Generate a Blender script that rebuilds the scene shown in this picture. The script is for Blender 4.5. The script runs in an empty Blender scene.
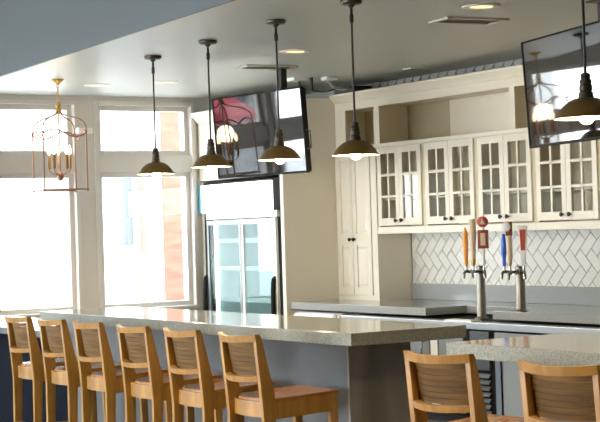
import bpy, bmesh, math, random
from mathutils import Vector, Matrix
random.seed(7)
PI = math.pi
scene = bpy.context.scene
col = scene.collection

# ------------------------------------------------------------------ materials
def mat(name, color, rough=.5, metal=0., ior=1.5, emit=None, estr=0., noise=None, bump=0., coat=0.):
    m = bpy.data.materials.new(name); m.use_nodes = True
    nt = m.node_tree; b = nt.nodes['Principled BSDF']
    b.inputs['Base Color'].default_value = (*color, 1)
    b.inputs['Roughness'].default_value = rough
    b.inputs['Metallic'].default_value = metal
    b.inputs['IOR'].default_value = ior
    if coat: b.inputs['Coat Weight'].default_value = coat; b.inputs['Coat Roughness'].default_value = .05
    if emit:
        b.inputs['Emission Color'].default_value = (*emit, 1); b.inputs['Emission Strength'].default_value = estr
    if noise:                      # (second colour, scale xyz, detail)
        c2, sc, det = noise
        tc = nt.nodes.new('ShaderNodeTexCoord'); mp = nt.nodes.new('ShaderNodeMapping')
        mp.inputs['Scale'].default_value = sc
        nz = nt.nodes.new('ShaderNodeTexNoise'); nz.inputs['Scale'].default_value = 1.; nz.inputs['Detail'].default_value = det
        cr = nt.nodes.new('ShaderNodeValToRGB')
        cr.color_ramp.elements[0].position = .35; cr.color_ramp.elements[1].position = .65
        cr.color_ramp.elements[0].color = (*color, 1); cr.color_ramp.elements[1].color = (*c2, 1)
        nt.links.new(tc.outputs['Object'], mp.inputs['Vector']); nt.links.new(mp.outputs['Vector'], nz.inputs['Vector'])
        nt.links.new(nz.outputs['Fac'], cr.inputs['Fac']); nt.links.new(cr.outputs['Color'], b.inputs['Base Color'])
        if bump:
            bp = nt.nodes.new('ShaderNodeBump'); bp.inputs['Strength'].default_value = bump; bp.inputs['Distance'].default_value = .01
            nt.links.new(nz.outputs['Fac'], bp.inputs['Height']); nt.links.new(bp.outputs['Normal'], b.inputs['Normal'])
    return m

def glass_mat(name, ior=1.5, tint=(.97, .98, .98)):
    m = bpy.data.materials.new(name); m.use_nodes = True
    nt = m.node_tree; nt.nodes.clear()
    out = nt.nodes.new('ShaderNodeOutputMaterial'); mx = nt.nodes.new('ShaderNodeMixShader')
    tr = nt.nodes.new('ShaderNodeBsdfTransparent'); tr.inputs[0].default_value = (*tint, 1)
    gl = nt.nodes.new('ShaderNodeBsdfGlossy'); gl.inputs['Roughness'].default_value = .01
    ge = nt.nodes.new('ShaderNodeNewGeometry'); dt = nt.nodes.new('ShaderNodeVectorMath'); dt.operation = 'DOT_PRODUCT'
    nt.links.new(ge.outputs['Normal'], dt.inputs[0]); nt.links.new(ge.outputs['Incoming'], dt.inputs[1])
    def mth(op, a, b=None):
        q = nt.nodes.new('ShaderNodeMath'); q.operation = op
        for i, v in enumerate((a, b)):
            if v is None: continue
            if isinstance(v, (int, float)): q.inputs[i].default_value = v
            else: nt.links.new(v, q.inputs[i])
        return q.outputs[0]
    f0 = ((ior-1)/(ior+1))**2
    sch = mth('POWER', mth('SUBTRACT', 1., mth('ABSOLUTE', dt.outputs['Value'])), 5.)
    fac = mth('ADD', mth('MULTIPLY', sch, 1-f0), f0)
    nt.links.new(fac, mx.inputs[0]); nt.links.new(tr.outputs[0], mx.inputs[1]); nt.links.new(gl.outputs[0], mx.inputs[2])
    nt.links.new(mx.outputs[0], out.inputs[0])
    return m

M = {}
M['cream'] = mat('cream_cabinet_paint', (.77, .715, .59), .38)
M['trim'] = mat('warm_grey_window_trim', (.55, .52, .475), .45)
M['wallgrey'] = mat('grey_wall_paint', (.42, .43, .41), .7)
M['ceil'] = mat('grey_ceiling_paint', (.44, .45, .415), .4)
M['fascia'] = mat('blue_grey_paint', (.105, .125, .137), .6)
M['floor'] = mat('dark_wood_floor', (.13, .10, .08), .35, noise=((.20, .15, .11), (2, 14, 2), 4))
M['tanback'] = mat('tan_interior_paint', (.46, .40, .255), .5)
M['palecab'] = mat('pale_tan_cabinet_lining', (.66, .60, .43), .5)
M['tan'] = mat('tan_wall_paint', (.42, .33, .22), .7)
M['granite'] = mat('grey_granite', (.19, .20, .175), .1, noise=((.37, .375, .33), (190, 190, 190), 5), ior=1.55)
M['backgranite'] = mat('light_grey_granite', (.24, .25, .245), .12, noise=((.40, .41, .40), (160, 160, 160), 5))
M['bargrey'] = mat('blue_grey_bar_panel', (.125, .138, .15), .5, ior=1.4)
M['warmgreypanel'] = mat('warm_grey_bar_panel', (.20, .205, .19), .5, ior=1.4)
M['endpanel'] = mat('brown_grey_bar_panel', (.19, .19, .185), .22, noise=((.31, .31, .30), (5, 5, 1.2), 3))
M['wood'] = mat('honey_oak', (.30, .142, .020), .42, noise=((.42, .215, .040), (26, 26, 3), 4), coat=.12)
M['seatwood'] = mat('reddish_oak_seat', (.34, .135, .024), .26, noise=((.44, .19, .042), (26, 3, 26), 4), coat=.35)
M['slatwood'] = mat('oak_slats', (.105, .05, .008), .55, noise=((.19, .098, .02), (3, 26, 40), 4), coat=0., ior=1.35)
M['bronze'] = mat('aged_bronze', (.20, .125, .042), .36, metal=.7)
M['darkbronze'] = mat('dark_bronze', (.06, .05, .035), .38, metal=.6)
M['darkmetal'] = mat('dark_metal', (.035, .033, .03), .4, metal=.6)
M['enamel'] = mat('white_enamel', (.85, .80, .68), .3)
M['bulb'] = mat('warm_bulb', (1, .9, .7), .3, emit=(1., .78, .45), estr=30)
M['candlebulb'] = mat('candle_bulb', (1, .9, .7), .3, emit=(1., .78, .5), estr=5)
M['lens'] = mat('downlight_lens', (.8, .6, .35), .3, emit=(1., .66, .28), estr=1.1)
M['whitemetal'] = mat('white_metal', (.72, .71, .66), .4)
M['ventmetal'] = mat('vent_metal', (.55, .52, .44), .45)
M['ventslat'] = mat('brown_vent_slats', (.10, .085, .05), .5)
M['ventdark'] = mat('vent_dark', (.06, .05, .035), .7)
M['blackplastic'] = mat('black_plastic', (.012, .012, .013), .3)
M['screen'] = mat('black_glossy_screen', (.006, .006, .007), .03, ior=1.95)
M['steel'] = mat('brushed_steel', (.25, .24, .215), .42, metal=1.)
M['topsteel'] = mat('steel_worktop', (.42, .43, .43), .3, metal=1.)
M['greymetal'] = mat('grey_painted_metal', (.12, .13, .14), .5)
M['chrome'] = mat('chrome', (.30, .29, .27), .22, metal=1.)
M['coolersteel'] = mat('grey_steel_door', (.22, .235, .23), .4, metal=.5)
M['bluesteel'] = mat('dark_blue_steel', (.06, .08, .10), .5)
M['black'] = mat('black_plinth', (.01, .01, .01), .6)  # plain black of the appliance plinths
M['matteblack'] = mat('matte_black', (.012, .014, .013), .75, ior=1.25)
M['tile'] = mat('white_glazed_tile', (.70, .685, .63), .16, ior=1.5)
M['shadetile'] = mat('shade_darkened_tile', (.40, .40, .37), .3)  # the white tile, darkened to carry the shade above the cabinet crown
M['grout'] = mat('grey_grout', (.11, .10, .09), .8)
M['glass'] = glass_mat('clear_glass')
M['coolerglass'] = glass_mat('cooler_glass', 1.6, (.80, .90, .91))
M['winglass'] = glass_mat('window_glass', 1.45)
M['sign'] = mat('lit_white_sign', (.9, .95, .97), .4, emit=(.97, 1., 1.), estr=2.)
M['teal'] = mat('teal_sign_end', (.01, .20, .28), .5, emit=(.0, .35, .5), estr=.25)
M['liner'] = mat('white_liner', (.80, .86, .86), .4)
M['ledstrip'] = mat('cooler_lamp', (1, 1, 1), .4, emit=(.86, 1., 1.), estr=4.)
M['gold'] = mat('brass', (.55, .36, .12), .35, metal=.8)
M['copper'] = mat('copper_wire', (.26, .13, .08), .4, metal=.5)
M['candle'] = mat('amber_candle_sleeve', (.20, .105, .03), .5)
M['orange'] = mat('orange_handle', (.72, .27, .02), .35)
M['beige'] = mat('beige_handle', (.60, .47, .30), .4)
M['red'] = mat('red_handle', (.42, .055, .03), .4)
M['maroon'] = mat('maroon_handle', (.22, .045, .025), .4)
M['blue'] = mat('blue_handle', (.02, .10, .62), .3)
M['white'] = mat('white_plastic', (.80, .80, .77), .35)
M['dial'] = mat('grey_dial', (.30, .30, .29), .4)
M['navy'] = mat('navy_panel', (.006, .008, .014), .8, ior=1.12)
M['ledge'] = mat('pale_grey_ledge', (.10, .11, .12), .25, noise=((.15, .16, .165), (160, 160, 160), 4))
M['knob'] = mat('black_knob', (.015, .014, .013), .35, metal=.4)
M['cable'] = mat('black_cable', (.02, .02, .02), .5)
M['conduit'] = mat('grey_conduit', (.45, .45, .42), .4, metal=.3)
M['stucco'] = mat('pale_stucco', (.55, .55, .53), .8)
M['brick'] = mat('brick', (.105, .042, .024), .85, noise=((.13, .062, .038), (4, 4, 12), 3))
M['palebrick'] = mat('pale_brick', (.17, .13, .105), .85, noise=((.20, .16, .135), (4, 4, 12), 3))
M['extglass'] = mat('far_window_glass', (.17, .185, .19), .9)
M['greystucco'] = mat('grey_stucco', (.075, .085, .095), .9)
M['awning'] = mat('red_awning_cloth', (.22, .012, .02), .8)
M['ground'] = mat('pavement', (.40, .40, .38), .9)

# ------------------------------------------------------------------ mesh builder
class MB:
    def __init__(s): s.bm = bmesh.new()
    def box(s, x0, x1, y0, y1, z0, z1, bev=0.):
        t = bmesh.new()
        vs = [t.verts.new((x, y, z)) for z in (z0, z1) for y in (y0, y1) for x in (x0, x1)]
        for f in ((0, 2, 3, 1), (4, 5, 7, 6), (0, 1, 5, 4), (2, 6, 7, 3), (0, 4, 6, 2), (1, 3, 7, 5)):
            t.faces.new([vs[i] for i in f])
        if bev: bmesh.ops.bevel(t, geom=list(t.edges), offset=bev, segments=2, affect='EDGES', profile=.6)
        s.merge(t); return s
    def merge(s, t, mtx=None):
        me = bpy.data.meshes.new('tmp'); 
        if mtx is not None: t.transform(mtx)
        t.to_mesh(me); t.free(); s.bm.from_mesh(me); bpy.data.meshes.remove(me)
    def prism(s, poly, axis, lo, hi, bev=0.):
        # poly in the two remaining axes (x->(y,z), y->(x,z), z->(x,y))
        def P(a, b, h):
            return {'x': (h, a, b), 'y': (a, h, b), 'z': (a, b, h)}[axis]
        t = bmesh.new(); n = len(poly)
        A = [t.verts.new(P(a, b, lo)) for a, b in poly]; B = [t.verts.new(P(a, b, hi)) for a, b in poly]
        t.faces.new(A); t.faces.new(B)
        for i in range(n): t.faces.new((A[i], A[(i+1) % n], B[(i+1) % n], B[i]))
        bmesh.ops.recalc_face_normals(t, faces=list(t.faces))
        if bev: bmesh.ops.bevel(t, geom=list(t.edges), offset=bev, segments=2, affect='EDGES', profile=.6)
        s.merge(t); return s
    def lathe(s, prof, c=(0, 0, 0), n=32, axis=(0, 0, 1), cap=True):
        t = bmesh.new(); rings = []
        for r, z in prof:
            rings.append([t.verts.new((r*math.cos(2*PI*k/n), r*math.sin(2*PI*k/n), z)) for k in range(n)])
        for a, b in zip(rings, rings[1:]):
            for k in range(n): t.faces.new((a[k], a[(k+1) % n], b[(k+1) % n], b[k]))
        if cap:
            t.faces.new(rings[0]); t.faces.new(rings[-1])
        bmesh.ops.recalc_face_normals(t, faces=list(t.faces))
        q = Vector((0, 0, 1)).rotation_difference(Vector(axis)).to_matrix().to_4x4()
        s.merge(t, Matrix.Translation(c) @ q); return s
    def cyl(s, p0, p1, r0, r1=None, n=16):
        p0 = Vector(p0); p1 = Vector(p1); d = p1-p0
        return s.lathe([(r0, 0), (r1 if r1 is not None else r0, d.length)], p0, n, d.normalized())
    def tube(s, pts, r, n=8, smooth=0):
        pts = [Vector(p) for p in pts]
        for _ in range(smooth):
            q = [pts[0]]
            for a, b in zip(pts, pts[1:]): q += [a*.75+b*.25, a*.25+b*.75]
            pts = q+[pts[-1]]
        t = bmesh.new(); rings = []; up = Vector((.31, .17, .93))
        for i, p in enumerate(pts):
            d = (pts[min(i+1, len(pts)-1)]-pts[max(i-1, 0)]).normalized()
            a = d.cross(up); a.normalize(); b = d.cross(a)
            rr = r[i] if isinstance(r, (list, tuple)) and len(r) == len(pts) else (r if not isinstance(r, (list, tuple)) else r[0])
            rings.append([t.verts.new(p+a*rr*math.cos(2*PI*k/n)+b*rr*math.sin(2*PI*k/n)) for k in range(n)])
        for u, v in zip(rings, rings[1:]):
            for k in range(n): t.faces.new((u[k], u[(k+1) % n], v[(k+1) % n], v[k]))
        t.faces.new(rings[0]); t.faces.new(rings[-1])
        bmesh.ops.recalc_face_normals(t, faces=list(t.faces))
        s.merge(t); return s
    def sheet(s, secs):            # closed sections (lists of points), lofted and capped
        t = bmesh.new(); R = [[t.verts.new(p) for p in sec] for sec in secs]; n = len(R[0])
        for u, v in zip(R, R[1:]):
            for k in range(n): t.faces.new((u[k], u[(k+1) % n], v[(k+1) % n], v[k]))
        t.faces.new(R[0]); t.faces.new(R[-1])
        bmesh.ops.recalc_face_normals(t, faces=list(t.faces))
        s.merge(t); return s
    def build(s, name, m, parent=None, smooth=False, mtx=None):
        if mtx is not None: s.bm.transform(mtx)
        off = ROOT.get(parent.as_pointer(), Vector()) if parent else Vector()
        if off.length: bmesh.ops.translate(s.bm, verts=list(s.bm.verts), vec=-off)
        me = bpy.data.meshes.new(name); s.bm.to_mesh(me); s.bm.free()
        me.materials.append(m if not isinstance(m, str) else M[m])
        if smooth:
            me.polygons.foreach_set('use_smooth', [True]*len(me.polygons))
            me.set_sharp_from_angle(angle=math.radians(38))
        o = bpy.data.objects.new(name, me); col.objects.link(o)
        if parent: o.parent = parent; ROOT[o.as_pointer()] = off
        return o
ROOT = {}
def thing(name, label, cat, loc, group=None):
    o = bpy.data.objects.new(name, None); col.objects.link(o); o.location = loc; o.empty_display_size = .1
    o['label'] = label; o['category'] = cat
    if group: o['group'] = group
    ROOT[o.as_pointer()] = Vector(loc); return o
def solo(o, label, cat, group=None):
    # put the origin of a single-mesh thing at its base
    vs = [v.co for v in o.data.vertices]
    c = Vector(((min(v.x for v in vs)+max(v.x for v in vs))/2, (min(v.y for v in vs)+max(v.y for v in vs))/2, min(v.z for v in vs)))
    o.data.transform(Matrix.Translation(-c)); o.location = c
    o['label'] = label; o['category'] = cat
    if group: o['group'] = group
    return o
def struct(o, label=None):
    o['kind'] = 'structure'
    if label: o['label'] = label
    return o
def sthing(name, loc, label):
    o = thing(name, label, 'window', loc); o['kind'] = 'structure'; return o
def copy_tree(o, parent=None):
    c = o.copy(); col.objects.link(c); c.parent = parent
    for ch in [x for x in bpy.data.objects if x.parent == o]: copy_tree(ch, c)
    return c

# ------------------------------------------------------------------ the room
XL, XR, YF, YB, ZC, ZH = -14.72, 3.2, -4.5, 8.85, 3.0, 3.9
struct(MB().box(XL-.2, XR+.2, YF-.2, YB+.2, -.12, 0).build('floor', 'floor'), 'dark brown wood floor below the bar')
struct(MB().box(XL, XR+.2, YB, YB+.15, 0, ZH).build('wall_back', 'wallgrey'), 'grey back wall behind the cabinets')
struct(MB().box(XR, XR+.15, YF, YB, 0, ZH).build('wall_right', 'tan'), 'tan right hand wall')
fy = lambda x: 5.11-.0657*(x+13.13)           # front edge of the lowered ceiling over the bar
struct(MB().prism([(XL, fy(XL)), (XR, fy(XR)), (XR, YB), (XL, YB)], 'z', ZC, ZC+.15).build('ceiling', 'ceil'), 'grey lowered ceiling over the bar with recessed lamps')
struct(MB().prism([(XL, fy(XL)-.02), (XR, fy(XR)-.02), (XR, fy(XR)), (XL, fy(XL))], 'z', ZC-.0, ZH).build('trim_1', 'fascia'), 'blue grey upright face of the lowered ceiling')
struct(MB().prism([(XL, YF), (XR, YF), (XR, fy(XR)-.02), (XL, fy(XL)-.02)], 'z', ZH, ZH+.15).build('ceiling_main', 'ceil'), 'higher grey ceiling over the dining side')

def window_wall(name, axis, pos, thick, lo, hi, opens, bands, m, z1, label):
    """wall with openings: opens = spans along the wall, bands = z spans that are open"""
    w = MB(); cur = lo
    def b(a0, a1, z0, z1_):
        if a1-a0 < 1e-4: return
        if axis == 'x': w.box(pos-thick, pos, a0, a1, z0, z1_)
        else: w.box(a0, a1, pos-thick, pos, z0, z1_)
    for a0, a1 in sorted(opens):
        b(cur, a0, 0, z1); z = 0
        for s0, s1 in bands: b(a0, a1, z, s0); z = s1
        b(a0, a1, z, z1); cur = a1
    b(cur, hi, 0, z1)
    return struct(w.build(name, m), label)
OPA = [(6.755, 7.80), (5.645, 6.49), (3.60, 5.47), (1.6, 3.45), (-1.0, 1.2), (-3.6, -1.4)]
BANDS = [(.855, 2.235), (2.407, 2.911)]
window_wall('wall_left', 'x', XL, .16, YF, YB, OPA, BANDS, 'trim', ZH, 'cream wall of tall windows with transoms')
OPB = [(-14.5, -12.4), (-12.25, -10.15), (-10.0, -7.9), (-7.75, -5.65)]
BANDF = [(.12, 2.75)]
window_wall('wall_front', 'y', YF, .16, XL, XR, OPB, BANDF, 'tan', ZH, 'front wall of shop windows')
def window(n, axis, pos, a0, a1, bands, fw, label):
    c = (pos-.08, (a0+a1)/2, bands[0][0]) if axis == 'x' else ((a0+a1)/2, pos-.08, bands[0][0])
    t = sthing('window_%d' % n, c, label)
    def bx(mb, u0, u1, d0, d1, z0, z1):
        if axis == 'x': mb.box(pos+d0, pos+d1, u0, u1, z0, z1, .004)
        else: mb.box(u0, u1, pos+d0, pos+d1, z0, z1, .004)
    for z0, z1 in bands:
        f = MB()
        for u0, u1, w0, w1 in ((a0, a0+fw, z0, z1), (a1-fw, a1, z0, z1), (a0+fw, a1-fw, z0, z0+fw), (a0+fw, a1-fw, z1-fw, z1)):
            bx(f, u0, u1, -.12, -.05, w0, w1)
        fr = f.build('frame', 'trim', t)
        g = MB(); 
        if axis == 'x': g.box(pos-.092, pos-.086, a0+fw-.01, a1-fw+.01, z0+fw-.01, z1-fw+.01)
        else: g.box(a0+fw-.01, a1-fw+.01, pos-.092, pos-.086, z0+fw-.01, z1-fw+.01)
        g.build('pane', 'winglass', t)
    s = MB()
    z0 = bands[0][0]
    for (u0, u1, w0, w1) in ((a0-.05, a0, bands[0][0], bands[-1][1]+.05), (a1, a1+.05, bands[0][0], bands[-1][1]+.05), (a0, a1, bands[-1][1], bands[-1][1]+.05)):
        bx(s, u0, u1, .0005, .018, w0, w1)
    s.build('casing', 'trim', t)
    s2 = MB(); bx(s2, a0-.06, a1+.06, .0005, .06, z0-.03, z0); s2.build('sill', 'trim', t)
LW = ['tall window with transom beside the drinks cooler', 'tall window with transom behind the lantern chandelier',
      'wide window with transom along the left wall', 'window further along the left wall', 'window past the dining tables on left wall', 'last window at the front end of left wall']
for i, (a0, a1) in enumerate(OPA): window(i+1, 'x', XL, a0, a1, BANDS, .05, LW[i])
for i, (a0, a1) in enumerate(OPB): window(i+7, 'y', YF, a0, a1, BANDF, .06, 'shop window in the front wall, number %s from the left' % ['one', 'two', 'three', 'four', 'five', 'six'][i])

# small pale unit on the window pier
solo(MB().box(XL+.002, XL+.09, 6.50, 6.66, 2.62, 2.68, .01).build('wall_unit', 'whitemetal'), 'small pale grey box fixed high on the pier between windows', 'alarm')

# herringbone tile on the back wall
def clip(poly, x0, x1, z0, z1):
    for ax, lim, sg in ((0, x0, 1), (0, x1, -1), (1, z0, 1), (1, z1, -1)):
        out = []
        for i in range(len(poly)):
            a, b = poly[i], poly[(i+1) % len(poly)]
            ia, ib = (a[ax]-lim)*sg >= 0, (b[ax]-lim)*sg >= 0
            if ia: out.append(a)
            if ia != ib:
                t = (lim-a[ax])/(b[ax]-a[ax]); out.append((a[0]+t*(b[0]-a[0]), a[1]+t*(b[1]-a[1])))
        poly = out
        if len(poly) < 3: return None
    return poly
def herring(x0, x1, z0, z1, y, W=.095, L=.19, gap=.006):
    mb = MB(); g = gap/2; c = math.sqrt(.5); xo = (x0+x1)/2
    rects = ((g, L-g, g, W-g), (g, W-g, W+g, W+L-g))
    for i in range(-60, 60):
        for j in range(-14, 14):
            ox, oy = i*W+j*L, i*W-j*L
            for (a0, a1, b0, b1) in rects:
                pts = [(ox+a, oy+b) for a, b in ((a0, b0), (a1, b0), (a1, b1), (a0, b1))]
                pts = [((u+v)*c+xo, (v-u)*c+z0+.04) for u, v in pts]
                if max(p[0] for p in pts) < x0 or min(p[0] for p in pts) > x1 or max(p[1] for p in pts) < z0 or min(p[1] for p in pts) > z1: continue
                p = clip(pts, x0, x1, z0, z1)
                if not p: continue
                tx, tz = random.uniform(-.006, .006), random.uniform(-.006, .006)
                cx = sum(q[0] for q in p)/len(p); cz = sum(q[1] for q in p)/len(p)
                t = bmesh.new()
                A = [t.verts.new((q[0], y-.007+(q[0]-cx)*tx+(q[1]-cz)*tz, q[1])) for q in p]
                B = [t.verts.new((q[0], y, q[1])) for q in p]
                n = len(p)
                t.faces.new(A)
                for k in range(n): t.faces.new((A[k], A[(k+1) % n], B[(k+1) % n], B[k]))
                bmesh.ops.recalc_face_normals(t, faces=list(t.faces))
                me = bpy.data.meshes.new('t'); t.to_mesh(me); t.free(); mb.bm.from_mesh(me); bpy.data.meshes.remove(me)
    return mb
struct(MB().box(-12.3, -7.0, YB-.004, YB-.0005, 1.0, 1.6).build('trim_2', 'grout'), 'grout bed of the tile backsplash')
struct(herring(-12.3, -7.2, 1.0, 1.58, YB-.004).build('trim_3', 'tile'), 'white herringbone tile backsplash above the back counter')
struct(MB().box(-13.6, -7.0, YB-.004, YB-.0005, 2.60, 3.0).build('trim_4', 'grout'), 'grout bed of the tile band above the cabinets')
struct(herring(-13.6, -7.2, 2.60, 2.999, YB-.004, gap=.013).build('trim_5', 'shadetile'), 'white herringbone tile band above the cabinet crown')

# ------------------------------------------------------------------ outside
struct(MB().box(-60, XL-.3, -40, 60, -.4, -.15).build('ground', 'ground'), 'pale pavement outside the windows')
b = thing('building', 'pale stucco shopfront with brick piers across the street', 'building', (-20.3, 11, -.15))
MB().box(-20.6, -20.2, 4.0, 18, -.15, 1.0).box(-20.6, -20.2, 4.0, 9.58, 1.0, 4.5).box(-20.6, -20.2, 9.58, 9.85, 1.0, 1.45).box(-20.6, -20.2, 9.85, 18, 1.0, 4.5).box(-20.6, -20.2, 9.58, 9.85, 2.6, 4.5).build('wall', 'stucco', b)
MB().box(-20.45, -20.4, 9.58, 9.85, 1.45, 2.6).build('shop_window', 'extglass', b)
MB().box(-20.2, -20.0, 9.86, 10.09, -.15, 2.5).build('pier', 'palebrick', b)
MB().box(-20.2, -20.0, 10.13, 10.42, -.15, 4.5).build('pier', 'brick', b)
MB().box(-20.2, -20.02, 10.09, 10.13, -.15, 4.5).build('downpipe', 'whitemetal', b)
b2 = thing('building', 'grey stucco building with red awning further along the street', 'building', (-21, -1, -.15))
MB().box(-21.5, -21, -3.0, 1.2, -.15, 4.2).build('wall', 'greystucco', b2)
for y_ in (-2.3, -1.35, -.4, .5): MB().box(-21, -20.93, y_-.06, y_+.06, .2, 4.0).build('pilaster', 'extglass', b2)
MB().box(-21, -20.95, -2.4, .6, .6, 2.0).build('shop_window', 'extglass', b2)
MB().prism([(-21, 3.1), (-20.0, 2.5), (-20.0, 2.4), (-21, 2.4)], 'y', -1.5, -.75).build('awning', 'awning', b2)

# ------------------------------------------------------------------ cooler, its surround
sx0, sx1 = -13.06, -13.0
solo(MB().box(-13.058, -13.0, 7.86, YB-.015, 0, 2.86, .003).build('tall_end_panel', 'cream'), 'tall cream panel between the drinks cooler and the tall cupboard', 'panel')
solo(MB().box(XL+.003, -14.667, 7.905, 7.93, 0, 2.125).build('filler_strip', 'cream'), 'narrow cream filler strip between window wall and drinks cooler', 'panel')
t = thing('overhead_cabinet', 'cream cabinet box with crown above the drinks cooler', 'cabinet', (-13.87, 8.4, 2.135))
MB().box(XL+.02, -13.06, 7.88, YB-.015, 2.135, 2.72).build('header_box', 'cream', t)
MB().prism([(7.88, 2.72), (7.86, 2.74), (7.82, 2.79), (7.80, 2.80), (7.80, 2.84), (8.0, 2.84), (8.0, 2.72)], 'x', XL+.02, -13.06).build('crown_moulding', 'cream', t)

t = thing('drinks_cooler', 'tall black glass door drinks cooler with lit white sign', 'cooler', (-13.87, 8.3, 0))
cx0, cx1, cy0, cy1, cz1 = -14.66, -13.07, 7.90, 8.70, 2.105
MB().box(cx0, cx0+.06, cy0, cy1, 0, cz1).box(cx0+.06, cx0+.10, cy0, cy0+.05, .14, 1.74).box(cx1-.06, cx1, cy0, cy1, 0, cz1).box(cx1-.11, cx1-.06, cy0, cy0+.05, .14, 1.74).box(cx0+.06, cx1-.06, cy0+.0, cy1, cz1-.05, cz1) \
    .box(cx0+.06, cx1-.06, cy1-.04, cy1, .12, cz1-.05).box(cx0+.06, cx1-.06, cy0, cy1, 0, .14).box(cx0+.06, cx1-.06, cy0, cy0+.06, 1.74, cz1-.05) \
    .build('cabinet_body', 'matteblack', t)
MB().box(cx0+.0615, cx1-.0615, cy1-.06, cy1-.041, .16, 1.98).box(cx0+.0615, cx0+.07, cy0+.07, cy1-.06, .16, 1.98).box(cx1-.07, cx1-.0615, cy0+.07, cy1-.06, .16, 1.98).build('liner', 'liner', t)
MB().box(cx0+.03, -13.25, cy0-.05, cy0-.001, 1.80, 2.085, .008).build('lit_sign', 'sign', t)
MB().box(cx0-.012, cx0+.028, cy0-.05, cy0-.001, 1.80, 2.085, .004).build('sign_end', 'teal', t)['label'] = 'teal end strip of sign'
for k, (a, b_) in enumerate(((cx0+.095, -13.86), (-13.85, cx1-.135))):
    f = MB(); yd = cy0-.03
    w = .04
    f.box(a, a+w, yd, yd+.028, .16, 1.72, .003).box(b_-w, b_, yd, yd+.028, .16, 1.72, .003).box(a+w, b_-w, yd, yd+.028, .16, .24).box(a+w, b_-w, yd, yd+.028, 1.67, 1.72)
    d = f.build('door', 'whitemetal' if k else 'coolersteel', t)
    MB().box(a+w-.005, b_-w+.005, yd+.01, yd+.018, .235, 1.675).build('pane', 'coolerglass', d)
    hx = a-.03 if k == 0 else b_-.015
    MB().tube([(hx, yd+.02, .55), (hx, yd-.025, .58), (hx, yd-.025, 1.12), (hx, yd+.02, 1.15)], .024, 10, 2).build('handle', 'matteblack', d, True)
MB().box(cx1-.128, cx1-.108, cy0-.03, cy0-.002, .14, 1.75).build('door_trim', 'white', t)
MB().box(cx0+.10, cx1-.07, cy0-.035, cy0-.003, 1.73, 1.795, .004).build('door_head', 'white', t)
for z in (.55, .90, 1.22, 1.5):
    sh = MB()
    for k in range(14): sh.box(cx0+.08, cx1-.08, cy0+.12+k*.042, cy0+.132+k*.042, z, z+.008)
    sh.box(cx0+.08, cx1-.08, cy0+.10, cy0+.112, z-.015, z+.03)
    sh.build('shelf', 'whitemetal', t)
for x in (cx0+.075, cx1-.095): MB().box(x, x+.02, cy0+.075, cy0+.095, .3, 1.7).build('interior_lamp', 'ledstrip', t)

# ------------------------------------------------------------------ back wall cabinets
YC = 8.47
def knob(x, y, z, parent):
    MB().lathe([(.007, 0), (.007, .012), (.017, .018), (.019, .026), (.012, .032)], (x, y, z), 14, (0, -1, 0)).build('knob', 'knob', parent, True)
def glass_door(x0, x1, z0, z1, kx, parent):
    f = MB(); w = .055; y0, y1 = YC-.022, YC-.001
    f.box(x0, x0+w, y0, y1, z0, z1, .002).box(x1-w, x1, y0, y1, z0, z1, .002).box(x0+w, x1-w, y0, y1, z0, z0+w+.012).box(x0+w, x1-w, y0, y1, z1-w, z1)
    xm = (x0+x1)/2; f.box(xm-.011, xm+.011, y0+.003, y1, z0+w, z1-w)
    zi0, zi1 = z0+w+.012, z1-w
    for k in (1, 2):
        zz = zi0+(zi1-zi0)*k/3; f.box(x0+w, x1-w, y0+.003, y1, zz-.011, zz+.011)
    d = f.build('door', 'cream', parent)
    MB().box(x0+w-.004, x1-w+.004, y1-.009, y1-.005, zi0-.004, zi1+.004).build('pane', 'glass', d)
    knob(kx, y0, z0+.045, d)
UL = ['cream glass door wall cabinet next to the tall cupboard', 'cream glass door wall cabinet left of the tap towers',
      'cream glass door wall cabinet above the tap towers', 'cream glass door wall cabinet below the near television']
edges = [-12.305, -11.562, -10.80, -10.045, -9.26]
for i in range(4):
    a, b_ = edges[i]+.001, edges[i+1]-.001
    t = thing('wall_cabinet', UL[i], 'cabinet', ((a+b_)/2, YC+.15, 1.535), 'glass door wall cabinets')
    bm_ = MB()
    bm_.box(a, a+.02, YC, YB-.012, 1.54, 2.34).box(b_-.02, b_, YC, YB-.012, 1.54, 2.34)
    MB().box(a+.02, b_-.02, YB-.03, YB-.012, 1.54, 2.34).build('back_panel', 'palecab', t)
    bm_.box(a+.02, b_-.02, YC, YB-.03, 1.58, 1.60).box(a+.02, b_-.02, YC, YB-.03, 2.32, 2.34)
    bm_.build('carcass', 'cream', t)
    ff = MB()
    ff.box(a, a+.035, YC-.003, YC+.018, 1.60, 2.34).box(b_-.035, b_, YC-.003, YC+.018, 1.60, 2.34)
    ff.build('face_frame', 'palecab', t)  # tan tone stands in for the recess shadow between cabinet pairs
    MB().box(a, b_, YC-.012, YC+.02, 1.535, 1.60, .003).build('bottom_rail', 'cream', t)
    MB().box(a+.02, b_-.02, YC+.03, YB-.03, 1.845, 1.86).build('shelf', 'cream', t)
    MB().box(a+.02, b_-.02, YC+.03, YB-.03, 2.08, 2.095).build('shelf', 'cream', t)
    xm = (a+b_)/2
    glass_door(a+.03, xm-.002, 1.612, 2.33, xm-.045, t)
    glass_door(xm+.002, b_-.03, 1.612, 2.33, xm+.045, t)

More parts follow.
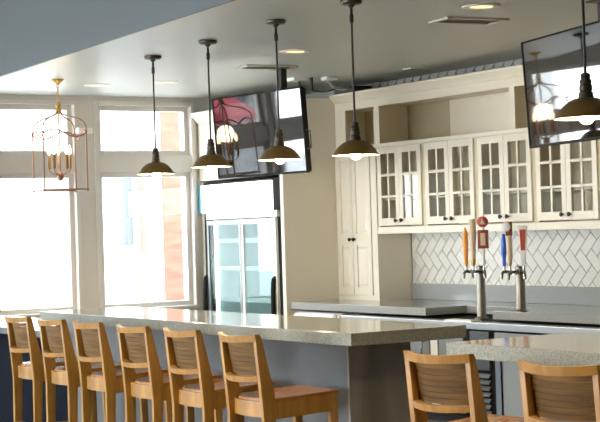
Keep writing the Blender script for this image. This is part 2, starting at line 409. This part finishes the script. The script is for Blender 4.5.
t = thing('tall_cupboard', 'tall cream cupboard with two panelled doors on the counter', 'cabinet', (-12.68, 8.6, .914))
MB().box(-12.998, -12.31, YC, YB-.012, .9145, 2.34).build('carcass', 'cream', t)
MB().box(-12.998, -12.31, YC-.014, YC, .9145, .955).box(-12.40, -12.31, YC-.014, YC, .955, 2.34).box(-12.998, -12.965, YC-.014, YC, .955, 2.34).build('face_frame', 'cream', t)
def panel_door(x0, x1, z0, z1, splits, kx, kz, parent):
    f = MB(); w = .058; y0, y1 = YC-.024, YC-.001
    f.box(x0, x0+w, y0, y1, z0, z1, .002).box(x1-w, x1, y0, y1, z0, z1, .002)
    zs = [z0]+splits+[z1]
    f.box(x0+w, x1-w, y0, y1, z0, z0+.07).box(x0+w, x1-w, y0, y1, z1-.07, z1)
    for s in splits: f.box(x0+w, x1-w, y0, y1, s-.055, s+.055)
    lo = [z0+.07]+[s+.055 for s in splits]; hi = [s-.055 for s in splits]+[z1-.07]
    d = f.build('door', 'cream', parent)
    for l, h in zip(lo, hi):
        p = MB(); a, b_ = x0+w, x1-w
        p.box(a, b_, y1-.010, y1-.006, l, h)
        g = .035
        p.sheet([[(a+.012, y1-.009, l+.012), (b_-.012, y1-.009, l+.012), (b_-.012, y1-.009, h-.012), (a+.012, y1-.009, h-.012)],
                 [(a+g, y0+.001, l+g), (b_-g, y0+.001, l+g), (b_-g, y0+.001, h-g), (a+g, y0+.001, h-g)]])
        p.build('raised_panel', 'cream', d)
    knob(kx, y0, kz, d)
panel_door(-12.965, -12.715, .965, 2.33, [1.49], -12.745, 1.49, t)
panel_door(-12.708, -12.405, .965, 2.33, [1.49], -12.675, 1.49, t)

t = thing('open_shelf_cabinet', 'long cream open shelf cabinet with crown above the glass doors', 'cabinet', (-11, 8.6, 2.341))
xe = -8.4
MB().box(-12.998, xe, YC-.012, YB-.012, 2.341, 2.375, .002).build('ledge', 'cream', t)
MB().box(-12.998, xe, YC+.02, YB-.012, 2.735, 2.76).build('top_board', 'cream', t)
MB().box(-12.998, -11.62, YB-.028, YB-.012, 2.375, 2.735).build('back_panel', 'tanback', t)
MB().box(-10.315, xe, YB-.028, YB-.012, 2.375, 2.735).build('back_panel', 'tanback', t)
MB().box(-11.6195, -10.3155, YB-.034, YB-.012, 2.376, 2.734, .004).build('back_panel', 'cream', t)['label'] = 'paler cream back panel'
MB().box(-12.998, xe, YC, YC+.02, 2.725, 2.815).build('frieze', 'cream', t)
MB().prism([(YC, 2.80), (YC-.012, 2.81), (YC-.018, 2.825), (YC-.05, 2.86), (YC-.06, 2.865), (YC-.06, 2.885), (YC+.02, 2.885), (YC+.02, 2.80)], 'x', -12.998, xe).build('crown_moulding', 'cream', t)
for x0, x1 in ((-12.998, -12.82), (-12.335, -12.25), (-10.35, -10.28), (xe-.07, xe)):
    MB().box(x0, x1, YC, YC+.02, 2.375, 2.725).build('stile', 'cream', t)
for x in (-12.29, -10.32):
    MB().box(x-.01, x+.01, YC+.02, YB-.03, 2.376, 2.734).build('divider', 'cream', t)

# black box with cable on top of the tall cupboard
solo(MB().box(-13.0, -12.66, 8.47, 8.68, 2.8862, 2.955, .006).build('media_box', 'blackplastic'), 'flat black box lying on top of the tall cupboard', 'media box')

# ------------------------------------------------------------------ back counter
ZK = .914
o = MB().prism([(-12.996, 7.9), (-10.83, 7.9), (-10.83, 8.33), (-9.94, 8.33), (-9.94, 7.9), (-7.4, 7.9), (-7.4, 8.84), (-12.996, 8.84)], 'z', .85, ZK, .003).build('back_countertop', 'backgranite')
solo(o, 'long grey granite back counter below the herringbone tile', 'countertop')
solo(MB().box(-12.305, -7.4, 8.818, 8.842, ZK+.001, 1.062, .002).build('granite_upstand', 'backgranite'), 'low grey granite upstand along the tiled wall', 'upstand')
t = thing('base_cabinet', 'cream base cabinets carrying the granite back counter', 'cabinet', (-10.2, 8.68, 0))
MB().box(-12.99, -7.4, 8.53, 8.84, 0, .849).build('carcass', 'cream', t)
t = thing('ice_maker', 'white undercounter appliance with rounded front edge and grey dial', 'appliance', (-12.53, 8.2, 0))
MB().prism([(8.5, .03), (7.95, .03), (7.95, .74), (7.90, .765), (7.885, .79), (7.90, .815), (7.94, .83), (8.5, .83)], 'x', -12.92, -12.14, .004).build('body', 'white', t, True)
MB().lathe([(.03, 0), (.03, .01), (.022, .014)], (-12.20, 7.888, .793), 20, (0, -1, 0)).build('dial', 'dial', t, True)
MB().box(-12.9, -12.16, 7.97, 8.48, 0, .03).build('plinth', 'black', t)

t = thing('keg_cooler', 'long stainless topped undercounter keg cooler behind the bar', 'cooler', (-9.9, 8.1, 0))
kx0, kx1, ky = -11.90, -7.5, 7.75
MB().box(kx0, kx1, ky+.03, 8.52, .08, .775).box(kx0, kx1, 7.887, 8.52, .775, .829).build('body', 'matteblack', t)  # rear top coloured black for the shadow under the counter slab
MB().box(kx0, kx1, ky, 7.885, .776, .83, .004).build('steel_top', 'topsteel', t)
MB().box(-10.40, -10.05, ky+.02, ky+.12, .8302, .842, .002).build('drain_tray', 'white', t)
MB().box(kx0+.02, kx1-.02, ky+.08, 8.5, 0, .08).build('plinth', 'black', t)
for x0, x1, z0, m in ((-11.88, -11.2, .1, 'coolersteel'), (-11.19, -10.60, .1, 'coolersteel'), (-10.585, -10.49, .1, 'whitemetal'), (-10.06, -9.82, .46, 'bluesteel'),
                      (-10.47, -10.15, .1, 'coolersteel'), (-9.75, -9.0, .1, 'coolersteel'), (-8.98, -8.2, .1, 'coolersteel'), (-8.18, -7.52, .1, 'coolersteel')):
    d = MB().box(x0, x1, ky+.008, ky+.029, z0, .76, .004).build('door', m, t)
    if m == 'coolersteel' and x1-x0 > .4: MB().tube([(x1-.06, ky+.01, .66), (x1-.06, ky-.03, .65), (x1-.06, ky-.03, .45), (x1-.06, ky+.01, .44)], .009, 8, 1).build('handle', 'steel', d, True)
lv = MB()
for k in range(7):
    z = .11+k*.048; lv.prism([(ky+.004, z), (ky+.026, z+.03), (ky+.026, z+.034), (ky+.004, z+.008)], 'x', -10.05, -9.83)
lv.build('grille', 'greymetal', t)

# ------------------------------------------------------------------ beer taps
def tap_tower(x, y, z0, ztop, label, handles):
    t = thing('tap_tower', label, 'beer tap', (x, y, z0), 'beer tap towers')
    r = .037
    MB().lathe([(r+.02, 0), (r+.02, .006), (r+.004, .014), (r, .02), (r, ztop-z0-.004), (r-.004, ztop-z0)], (x, y, z0), 32).build('column', 'steel', t, True)
    for ang, kind in handles:
        a = math.radians(ang); dx, dy = math.sin(a), -math.cos(a)
        zf = ztop-.045
        P = lambda s, z: (x+dx*s, y+dy*s, zf+z)
        f = MB().cyl(P(r-.005, 0), P(r+.03, 0), .016, .016, 14).cyl(P(r+.03, 0), P(r+.045, 0), .022, .022, 14)
        f.tube([P(r+.045, 0), P(.10, 0), P(.13, .004), P(.145, -.012), P(.152, -.055)], [.013]*5, 10, 0)
        f.cyl(P(.125, .0), P(.125, .045), .011, .009, 12)
        fo = f.build('faucet', 'chrome', t, True)
        hx, hy = x+dx*.125, y+dy*.125; hz = zf+.045
        TURN = Matrix.Translation((hx, hy, 0)) @ Matrix.Rotation(math.radians(48), 4, 'Z') @ Matrix.Translation((-hx, -hy, 0)); sub = []
        lo = lambda prof, m, nm, lb: sub.append((MB().lathe(prof, (hx, hy, hz), 20), m, nm, lb))
        bx = lambda w, d, z0_, z1_, m, nm, lb: sub.append((MB().box(hx-w/2, hx+w/2, hy-d/2, hy+d/2, hz+z0_, hz+z1_, .004), m, nm, lb))
        if kind == 'orange': lo([(.010, 0), (.014, .02), (.020, .12), (.024, .20), (.017, .27), (.006, .315)], 'orange', 'tap_handle', 'slim orange tap handle')
        if kind == 'beige':
            lo([(.010, 0), (.022, .04), (.020, .10), (.027, .22), (.030, .33), (.020, .38)], 'beige', 'tap_handle', 'tall beige tap handle')
            lo([(.017, .005), (.0225, .04), (.022, .06)], 'gold', 'collar', 'gold collar')
        if kind == 'redblock':
            lo([(.010, 0), (.013, .02), (.014, .40), (.01, .41)], 'white', 'tap_handle', 'pale stem of the tap handle')
            bx(.085, .05, .14, .29, 'maroon', 'block', 'dark red block'); bx(.04, .056, .165, .265, 'beige', 'emblem', 'pale emblem')
            sub.append((MB().lathe([(.02, -.02), (.045, -.012), (.045, .012), (.02, .02)], (hx, hy, hz+.355), 24, (0, -1, 0)), 'red', 'disc', 'round red top'))
            sub.append((MB().prism([(hx-.022, hz+.335), (hx+.022, hz+.335), (hx, hz+.385)], 'y', hy-.03, hy-.018), 'beige', 'emblem', 'small pale triangle'))
        if kind == 'blue': lo([(.010, 0), (.013, .015), (.013, .06), (.022, .10), (.019, .20), (.012, .25)], 'blue', 'tap_handle', 'blue tap handle')
        if kind == 'whiteball':
            lo([(.010, 0), (.018, .03), (.022, .12), (.020, .24), (.014, .29)], 'beige', 'tap_handle', 'pale tap handle')
            bx(.05, .04, .235, .345, 'maroon', 'block', 'red brown block')
            sub.append((MB().lathe([(.02, -.018), (.036, -.01), (.036, .01), (.02, .018)], (hx-.02, hy-.035, hz+.305), 24, (0, -1, 0)), 'white', 'disc', 'round white disc'))
        if kind == 'redstripe':
            sub.append((MB().prism([(hx-.016, hz), (hx+.016, hz), (hx+.038, hz+.31), (hx-.038, hz+.31)], 'y', hy-.014, hy+.014, .004), 'white', 'tap_handle', 'flat white tap handle'))
            sub.append((MB().prism([(hx-.016, hz+.12), (hx+.014, hz+.12), (hx+.024, hz+.28), (hx-.024, hz+.28)], 'y', hy-.0165, hy+.0165), 'red', 'panel', 'red panel'))
        root = None
        for mb_, m, nm, lb in sub:
            ob = mb_.build(nm, m, t if root is None else root, True, TURN); ob['label'] = lb
            if root is None: root = ob
tap_tower(-10.333, 8.10, .8305, 1.262, 'steel tap tower with orange, beige and dark red handles', [(-12, 'orange'), (26, 'beige'), (66, 'redblock')])
tap_tower(-9.66, 7.96, ZK+.0005, 1.268, 'steel tap tower with blue, white disc and red striped handles', [(-22, 'blue'), (14, 'whiteball'), (64, 'redstripe')])

# ------------------------------------------------------------------ bars
ZB = 1.07
t = thing('bar_counter', 'long bar counter with grey granite top in front of the six stools', 'bar counter', (-8.9, 4.8, 0))
MB().box(-10.77, -6.73, 4.44, 5.17, ZB-.066, ZB, .004).build('bar_top', 'granite', t)
MB().box(-10.66, -7.02, 4.60, 5.0, 0, ZB-.067).build('front_panel', 'bargrey', t)
MB().box(-7.019, -7.0, 4.60, 5.0, 0, ZB-.067, .002).build('end_panel', 'endpanel', t)
t = thing('bar_counter', 'shorter bar counter with granite top at the right with two stools', 'bar counter', (-4.6, 4.8, 0))
MB().box(-5.83, -3.2, 4.36, 5.17, ZB-.066, ZB, .004).build('bar_top', 'granite', t)
MB().box(-5.73, -3.3, 4.60, 5.0, 0, ZB-.067).build('front_panel', 'warmgreypanel', t)
MB().box(-5.77, -5.731, 4.59, 5.0, 0, ZB-.067, .003).build('corner_post', 'bluesteel', t)
t = thing('service_ledge', 'lower pale grey ledge at the far left end of the bar', 'counter', (-12, 4.9, 0))
MB().box(-13.9, -10.67, 4.45, 5.17, .88, .93, .004).build('ledge_top', 'ledge', t)
MB().box(-13.9, -10.68, 4.62, 5.1, 0, .879).build('base_panel', 'navy', t)
solo(MB().box(-10.86, -10.72, 4.60, 4.74, .9305, .99, .004).build('small_box', 'navy'), 'small dark box standing on the ledge at bar end', 'box')

# ------------------------------------------------------------------ bar stools
SZ = .755
def stool_proto():
    t = thing('bar_stool', 'x', 'bar stool', (0, 0, 0))
    hw = .19; pw = .028
    # rear posts: leg, then raked back post; depth tapers
    prof = [(-.215, 0), (-.175, 0), (-.150, SZ-.09), (-.145, SZ+.03), (-.215, 1.071), (-.250, 1.069), (-.218, SZ-.02), (-.212, SZ-.10)]
    for s in (-1, 1):
        xx = sorted((s*hw, s*(hw-pw)))
        MB().prism(prof, 'x', xx[0], xx[1], .004).build('rear_post', 'wood', t, True)
        MB().prism([(.205, 0), (.243, 0), (.228, SZ-.002), (.178, SZ-.004)], 'x', xx[0], xx[1], .004).build('leg', 'wood', t, True)
    a = MB()
    for s in (-1, 1):
        xx = sorted((s*(hw-.004), s*(hw-.022)))
        a.prism([(-.16, SZ-.105), (.178, SZ-.09), (.178, SZ-.003), (-.16, SZ-.018)], 'x', xx[0], xx[1])
    a.box(-hw+.024, hw-.024, .187, .207, SZ-.085, SZ-.004)
    # curved rear apron
    secs = []
    for k in range(11):
        x = -hw+.028+(2*hw-.056)*k/10; y = -.172-.028*(1-(x/(hw-.028))**2)
        secs.append([(x, y-.01, SZ-.095), (x, y+.01, SZ-.095), (x, y+.01, SZ-.016), (x, y-.01, SZ-.016)])
    a.sheet(secs); a.build('seat_frame', 'wood', t)
    # seat: slightly dished board, curved back edge
    secs = []; N = 14
    for k in range(N+1):
        x = -hw+.002+(2*hw-.004)*k/N; u = x/hw
        yb = -.150-.05*(1-u*u) if abs(u) < .86 else -.148
        pts_t = []; pts_b = []
        for j in range(9):
            v = j/8; y = yb+(.235-yb)*v
            dish = -.012*(1-u*u)*math.sin(PI*min(1, v*1.02))
            tl = .016*(y+.15)/.385; pts_t.append((x, y, SZ+dish+tl)); pts_b.append((x, y, SZ+dish-.016+tl))
        secs.append(pts_t+pts_b[::-1])
    MB().sheet(secs).build('seat', 'seatwood', t, True)
    # back: rails and a slatted panel between the posts
    def yline(z): return -.180-(z-SZ)*.175
    def rail(z0, z1, d, sag, m, nm, off=0., top=False, dip=0.):
        secs = []; za, zb_ = z0, z1
        for k in range(17):
            e = hw if top else hw-pw
            x = -e+2*e*k/16; u = x/hw; z0, z1 = za-dip*(1-u*u), zb_-dip*(1-u*u); y0 = yline((za+zb_)/2)-sag*(1-u*u)+off
            dz = (z1-z0)*.175*.5
            secs.append([(x, y0-d+dz, z0), (x, y0+d+dz, z0), (x, y0+d-dz, z1), (x, y0-d-dz, z1)])
        MB().sheet(secs).build(nm, m, t, True)
    rail(1.048, 1.082, .015, .055, 'wood', 'top_rail', top=True, dip=.009)
    rail(.848, .876, .016, .055, 'wood', 'bottom_rail', 0, dip=.010)
    for k in range(7):
        z = .877+k*.0240; rail(z+.0008, z+.0232, .007, .048, 'slatwood', 'slat', .034, dip=.010)
    s = MB().box(-hw+.028, hw-.028, .187, .213, .25, .285, .003).box(-hw+.028, hw-.028, -.195, -.172, .33, .36, .003)
    s.build('footrest', 'wood', t)
    for q in (-1, 1):
        xx = sorted((q*(hw-.005), q*(hw-.023))); MB().box(xx[0], xx[1], -.178, .19, .30, .33, .003).build('stretcher', 'wood', t)
    return t
P0 = stool_proto()
stools = [(-7.118, 4.25, 0, 'oak bar stool nearest the bar corner, seat fully in view'), (-7.748, 4.25, 0, 'second oak bar stool from the bar corner'),
          (-8.354, 4.25, 0, 'third oak bar stool from the bar corner'), (-8.98, 4.25, 0, 'fourth oak bar stool from the bar corner, third from the left end'),
          (-9.54, 4.25, 0, 'oak bar stool next to the leftmost stool at the long bar'), (-10.11, 4.25, 0, 'leftmost oak bar stool in front of the dark ledge'),
          (-5.325, 4.15, 8, 'oak bar stool at the left end of the shorter bar'), (-4.555, 4.13, 8, 'oak bar stool at the right edge of the picture, shorter bar')]
for i, (x, y, rz, lb) in enumerate(stools):
    s = P0 if i == 0 else copy_tree(P0)
    s.location = (x, y, 0); s.rotation_euler = (0, 0, math.radians(rz)); s['label'] = lb; s['group'] = 'oak bar stools along the bar'

# ------------------------------------------------------------------ pendants
def light(name, kind, loc, energy, color, parent=None, **kw):
    d = bpy.data.lights.new(name, kind); d.energy = energy; d.color = color
    for k, v in kw.items(): setattr(d, k, v)
    o = bpy.data.objects.new(name, d); col.objects.link(o)
    if parent: o.parent = parent; o.location = Vector(loc)-ROOT[parent.as_pointer()]
    else: o.location = loc
    return o
def pendant(x, y, zr, label):
    t = thing('pendant_lamp', label, 'pendant lamp', (x, y, zr), 'bronze barn pendants over the bar')
    MB().lathe([(.012, -.045), (.022, -.035), (.022, -.028), (.058, -.026), (.068, -.018), (.070, -.006), (.066, 0)], (x, y, ZC-.0005), 28).build('canopy', 'darkbronze', t, True)
    MB().lathe([(.005, -.02), (.013, -.01), (.013, .03), (.009, .04), (.009, .06), (.008, .084)], (x, y, ZC-.125), 16).build('swivel', 'darkmetal', t, True)
    MB().cyl((x, y, zr+.195), (x, y, ZC-.06), .0068, .0068, 12).build('rod', 'darkmetal', t, True)
    MB().lathe([(.012, .205), (.021, .20), (.023, .185), (.020, .18), (.027, .17), (.0275, .155), (.024, .152), (.029, .148), (.030, .125), (.026, .121), (.032, .116), (.036, .088)], (x, y, zr), 24).build('socket', 'darkbronze', t, True)
    out = [(.033, .092), (.055, .088), (.080, .076), (.106, .056), (.124, .032), (.132, .016), (.146, .003), (.147, 0)]
    MB().lathe(out, (x, y, zr), 44, cap=False).build('shade', 'bronze', t, True)
    inn = [(.1455, -.0005), (.130, .013), (.121, .030), (.103, .053), (.078, .072), (.053, .084), (.02, .087)]
    MB().lathe(inn, (x, y, zr), 44, cap=False).build('shade_lining', 'enamel', t, True)['label'] = 'white enamel inside of shade'
    MB().lathe([(.012, .085), (.016, .06), (.030, .020), (.033, .0), (.030, -.013), (.018, -.024), (.004, -.027)], (x, y, zr), 20).build('bulb', 'bulb', t, True)
    light('bulb_light', 'POINT', (x, y, zr-.07), 9, (1, .74, .42), t, shadow_soft_size=.035)
PL = [(-11.295, 5.669, 2.072, 'bronze barn pendant in front of the window, leftmost of the row'), (-10.27, 5.605, 2.077, 'bronze barn pendant hanging by left edge of the far television'),
      (-9.13, 5.502, 2.068, 'bronze barn pendant in front of the far television'), (-8.18, 5.475, 2.046, 'bronze barn pendant in front of the tall cream cupboard'),
      (-5.45, 4.905, 2.062, 'large near bronze barn pendant in front of the near television')]
for p in PL: pendant(*p)

# ------------------------------------------------------------------ ceiling fittings
def downlight(x, y, label, ZC=ZC, power=55):
    t = thing('recessed_downlight', label, 'ceiling light', (x, y, ZC), 'recessed ceiling downlights')
    MB().lathe([(.075, -.002), (.078, -.008), (.118, -.008), (.125, 0)], (x, y, ZC-.0005), 32, cap=False).build('trim_ring', 'whitemetal', t, True)
    MB().lathe([(.001, -.003), (.077, -.003), (.077, -.001)], (x, y, ZC-.0005), 32).build('lens', 'lens', t, True)
    light('downlight_beam', 'SPOT', (x, y, ZC-.03), power, (1, .80, .52), t, spot_size=math.radians(95), spot_blend=.8, shadow_soft_size=.07)
downlight(-10.665, 6.596, 'lit recessed downlight in ceiling above the far television')
downlight(-8.107, 6.429, 'lit recessed downlight at the top right of ceiling')
downlight(-13.2, 6.744, 'recessed downlight behind the leftmost barn pendant')
downlight(-13.61, 6.247, 'recessed downlight beside the lantern chandelier')
for x_, y_, w_ in ((-2.3, 3.3, 'right end'), (-4.6, 2.6, 'middle'), (-7.2, 2.6, 'left part')):
    downlight(x_, y_, 'added unseen downlight in the higher ceiling over %s of dining side' % w_, ZH, 260)  # lamps out of view, added to throw warm light on the stools
def vent(x, y, lx, ly, rz, label):
    t = thing('ceiling_vent', label, 'vent', (x, y, ZC), 'ceiling air vents')
    f = MB(); w = .035; z0, z1 = ZC-.012, ZC-.0005
    f.box(x-lx/2, x-lx/2+w, y-ly/2, y+ly/2, z0, z1, .002).box(x+lx/2-w, x+lx/2, y-ly/2, y+ly/2, z0, z1, .002)
    f.box(x-lx/2+w, x+lx/2-w, y-ly/2, y-ly/2+w, z0, z1).box(x-lx/2+w, x+lx/2-w, y+ly/2-w, y+ly/2, z0, z1)
    f.build('frame', 'ventmetal', t)
    MB().box(x-lx/2+w, x+lx/2-w, y-ly/2+w, y+ly/2-w, ZC-.003, ZC-.0006).build('backing', 'ventdark', t)
    s = MB(); n = int((lx-2*w)/.03)
    for k in range(n):
        xx = x-lx/2+w+(k+.5)*(lx-2*w)/n; s.box(xx-.004, xx+.004, y-ly/2+w, y+ly/2-w, ZC-.010, ZC-.003)
    s.build('louvres', 'ventslat', t)
    t.rotation_euler = (0, 0, rz)
vent(-8.70, 6.79, .26, .49, -.12, 'rectangular louvred vent beside the top right downlight')
vent(-11.76, 6.98, .27, .48, -.12, 'rectangular louvred vent above the far television')
vent(-11.54, 8.40, .14, .22, 0, 'small dark vent in ceiling near the tiled wall')

# ------------------------------------------------------------------ televisions
def tv(c, yaw, pit, label, label_m, mount, handle=False):
    n = Vector((math.cos(yaw)*math.cos(pit), math.sin(yaw)*math.cos(pit), -math.sin(pit)))
    u = Vector((-math.sin(yaw), math.cos(yaw), 0)); v = n.cross(u)
    t = thing('television', label, 'television', c)
    R = Matrix((-u, n, v)).transposed()           # local x = right, y = towards the viewer, z = up
    h, w = .70, 1.232
    def b(mb, nm, m, par, sm=False):
        o = mb.build(nm, m, None, sm); o.parent = par; ROOT[o.as_pointer()] = Vector(); return o
    bz = MB(); e = .012
    bz.box(-w/2, -w/2+e, -.03, .006, -h/2, h/2, .002).box(w/2-e, w/2, -.03, .006, -h/2, h/2, .002).box(-w/2+e, w/2-e, -.03, .006, h/2-e, h/2, .002).box(-w/2+e, w/2-e, -.03, .006, -h/2, -h/2+e+.006, .002)
    b(bz, 'bezel', 'matteblack', t)
    b(MB().box(-w/2+e, w/2-e, -.028, .0, -h/2+e+.006, h/2-e), 'screen', 'screen', t)
    hs = MB().prism([(-w/2+.01, -h/2+.01), (w/2-.01, -h/2+.01), (w/2-.01, h/2-.01), (-w/2+.01, h/2-.01)], 'y', -.055, -.031, .005).box(-w*.33, w*.33, -.085, -.056, -h*.36, h*.2, .01)
    b(hs, 'housing', 'matteblack', t)
    if handle: b(MB().tube([(-w/2, -.02, .0), (-w/2-.045, -.02, -.01), (-w/2-.045, -.02, -.15), (-w/2, -.02, -.16)], .008, 8), 'side_bracket', 'blackplastic', t, True)
    t.rotation_euler = R.to_euler()
    # mount
    mt = thing('television_mount', label_m, 'television mount', (mount[0], mount[1], ZC))
    back = Vector(c)-n*.09
    px, py = mount
    MB().box(px-.10, px+.10, py-.07, py+.07, ZC-.012, ZC-.0005, .003).build('ceiling_plate', 'darkmetal', mt)
    MB().box(px-.035, px+.035, py-.03, py+.03, back.z-.12, ZC-.012, .005).build('pole', 'darkmetal', mt)
    q = back-n*.035
    MB().tube([(px, py, q.z), q], .025, 10).build('arm', 'darkmetal', mt)
    pl = MB(); pl.box(-.24, .24, -.012, .0, -.2, .2, .002)
    o = pl.build('bracket', 'darkmetal', mt); o.matrix_local = Matrix.Translation(back-ROOT[mt.as_pointer()]+n*.0045) @ R.to_4x4()
    return t
T1 = (-11.636, 6.808, 2.411)
tv(T1, -1.447, .067, 'black flat television above the drinks cooler, reflecting windows', 'black ceiling mount holding the far television', (-11.82, 7.17), True)
tv((-7.572, 6.673, 2.437), -1.824, .055, 'black flat television at right in front of the cabinets', 'black ceiling mount holding the near television', (-7.60, 7.02))
# small handle-like bracket on the side of the far television is part of its mount

# cables and boxes on the ceiling
t = thing('ceiling_junction', 'white ceiling outlet plates with hanging cables behind the far television', 'cable outlet', (-12.45, 7.85, ZC))
MB().box(-12.62, -12.48, 7.70, 7.84, ZC-.03, ZC-.0005, .004).build('outlet_plate', 'white', t)
MB().box(-12.46, -12.36, 7.98, 8.10, ZC-.03, ZC-.0005, .004).build('outlet_plate', 'white', t)
MB().box(-12.56, -12.53, 7.78, 7.80, ZC-.15, ZC-.03, .003).box(-12.50, -12.47, 7.88, 7.90, ZC-.13, ZC-.0005, .003).build('plug', 'blackplastic', t)
MB().tube([(-12.55, 7.80, 2.87), (-12.3, 7.55, 2.80), (-12.1, 7.4, 2.83), (-11.87, 7.20, 2.90)], .008, 8, 2).build('cable', 'cable', t, True)
MB().tube([(-12.49, 7.89, 2.88), (-12.44, 8.0, 2.86), (-12.42, 8.1, 2.89)], .008, 8, 2).build('cable', 'cable', t, True)
MB().tube([(-12.42, 8.04, 2.97), (-12.44, 8.10, 2.90), (-12.6, 8.34, 2.91), (-12.75, 8.5, 2.95)], .014, 8, 2).build('conduit', 'conduit', t, True)

# ------------------------------------------------------------------ lantern chandelier
cx, cy = -13.215, 5.683
t = thing('lantern_chandelier', 'copper wire birdcage lantern with lit candle bulbs by the window', 'chandelier', (cx, cy, 2.02))
MB().lathe([(.012, -.05), (.02, -.035), (.055, -.015), (.062, 0)], (cx, cy, ZC-.0005), 24).build('canopy', 'gold', t, True)
ch = MB()
for k in range(5):
    z = ZC-.06-k*.034; ring = []
    for j in range(13):
        a = 2*PI*j/12
        ring.append((cx+.011*math.cos(a)*(k % 2), cy+.011*math.cos(a)*((k+1) % 2), z+.022*math.sin(a)))
    ch.tube(ring, .0035, 6)
ch.build('chain', 'gold', t, True)
MB().lathe([(.004, -.07), (.018, -.05), (.03, -.02), (.02, .0), (.028, .02), (.015, .04), (.006, .055)], (cx, cy, 2.749), 20).build('finial', 'gold', t, True)
posts = []
for k in range(4):
    a = math.radians(36.3+90*k); posts.append((cx+.273*math.cos(a), cy+.273*math.sin(a)))
zt, zb = 2.522, 2.016
for (x, y) in posts:
    ux, uy = (x-cx), (y-cy)
    MB().tube([(cx+ux*.05, cy+uy*.05, 2.735), (cx+ux*.12, cy+uy*.12, 2.685), (cx+ux*.75, cy+uy*.75, 2.645), (x, y, 2.585), (x, y, zt)], .0072, 8, 2).build('arm', 'copper', t, True)
    MB().cyl((x, y, zb), (x, y, zt), .0074, .0074, 8).lathe([(.004, -.015), (.014, 0), (.004, .015)], (x, y, zt), 10).lathe([(.004, -.02), (.015, -.005), (.006, .012)], (x, y, zb), 10).build('post', 'copper', t, True)
for k in range(4):
    a, b_ = posts[k], posts[(k+1) % 4]
    MB().cyl((*a, zb), (*b_, zb), .0075, .0075, 6).build('rail', 'copper', t, True)
    pts = []
    for j in range(9):
        u = j/8; pts.append((a[0]+(b_[0]-a[0])*u, a[1]+(b_[1]-a[1])*u, zt-.01+.035*math.sin(2*PI*u)))
    MB().tube(pts, .007, 6).build('wavy_rail', 'copper', t, True)
MB().cyl((cx, cy, 2.16), (cx, cy, 2.72), .008, .008, 8).build('centre_stem', 'copper', t, True)
MB().lathe([(.004, -.045), (.028, -.03), (.033, 0), (.022, .025), (.008, .04)], (cx, cy, 2.14), 16).build('bottom_knob', 'copper', t, True)
for k in range(5):
    a = 2*PI*k/5+.3; x, y = cx+.095*math.cos(a), cy+.095*math.sin(a)
    MB().tube([(cx, cy, 2.16), (cx+.05*math.cos(a), cy+.05*math.sin(a), 2.155), (x, y, 2.18), (x, y, 2.21)], .005, 8, 2).build('candle_arm', 'copper', t, True)
    cd = MB().cyl((x, y, 2.205), (x, y, 2.33), .0135, .0135, 12).build('candle', 'candle', t, True)
    MB().lathe([(.006, 0), (.016, .02), (.017, .035), (.008, .065), (.002, .085)], (x, y, 2.331), 14).build('bulb', 'candlebulb', cd, True)
light('candle_light', 'POINT', (cx, cy, 2.42), 5, (1, .78, .5), t, shadow_soft_size=.08)

# ------------------------------------------------------------------ daylight
w = bpy.data.worlds.new('sky'); scene.world = w; w.use_nodes = True
nt = w.node_tree; bg = nt.nodes['Background']
tc = nt.nodes.new('ShaderNodeTexCoord'); sp = nt.nodes.new('ShaderNodeSeparateXYZ'); cr = nt.nodes.new('ShaderNodeValToRGB')
cr.color_ramp.elements[0].position = 0.; cr.color_ramp.elements[0].color = (.95, .975, 1., 1)
cr.color_ramp.elements[1].position = .6; cr.color_ramp.elements[1].color = (.80, .90, 1., 1)
nt.links.new(tc.outputs['Generated'], sp.inputs[0]); nt.links.new(sp.outputs['Z'], cr.inputs[0]); nt.links.new(cr.outputs[0], bg.inputs[0])
bg.inputs[1].default_value = 10.5
def portal(c, rot, sx, sy):
    d = bpy.data.lights.new('window_daylight', 'AREA'); d.shape = 'RECTANGLE'; d.size = sx; d.size_y = sy; d.cycles.is_portal = True
    o = bpy.data.objects.new('window_daylight', d); col.objects.link(o); o.location = c; o.rotation_euler = rot
for a0, a1 in OPA: portal((XL-.2, (a0+a1)/2, 1.88), (PI/2, 0, -PI/2), a1-a0, 2.04)
for a0, a1 in OPB: portal(((a0+a1)/2, YF-.2, 1.435), (PI/2, 0, PI), a1-a0, 2.63)

# ------------------------------------------------------------------ camera
cd = bpy.data.cameras.new('camera'); cam = bpy.data.objects.new('camera', cd); col.objects.link(cam)
f = 1602.
cd.sensor_fit = 'HORIZONTAL'; cd.sensor_width = 36; cd.lens = f*36/600; cd.clip_end = 200
X = -Vector((-990, -49, -f)).normalized()
Y = Vector((2590, 61, -f)); Y = (Y-X*Y.dot(X)).normalized(); Z = X.cross(Y)
cam.matrix_world = Matrix.Translation((0, 0, 1.6)) @ Matrix((X, Y, Z)).to_4x4()
scene.camera = cam
vs = scene.view_settings
vs.view_transform = 'Standard'; vs.look = 'None'; vs.gamma = 1; vs.use_curve_mapping = False; vs.exposure = .78
scene.cycles.use_denoising = True
scene.cycles.max_bounces = 10; scene.cycles.diffuse_bounces = 6; scene.cycles.transparent_max_bounces = 16
scene.cycles.sample_clamp_indirect = 8
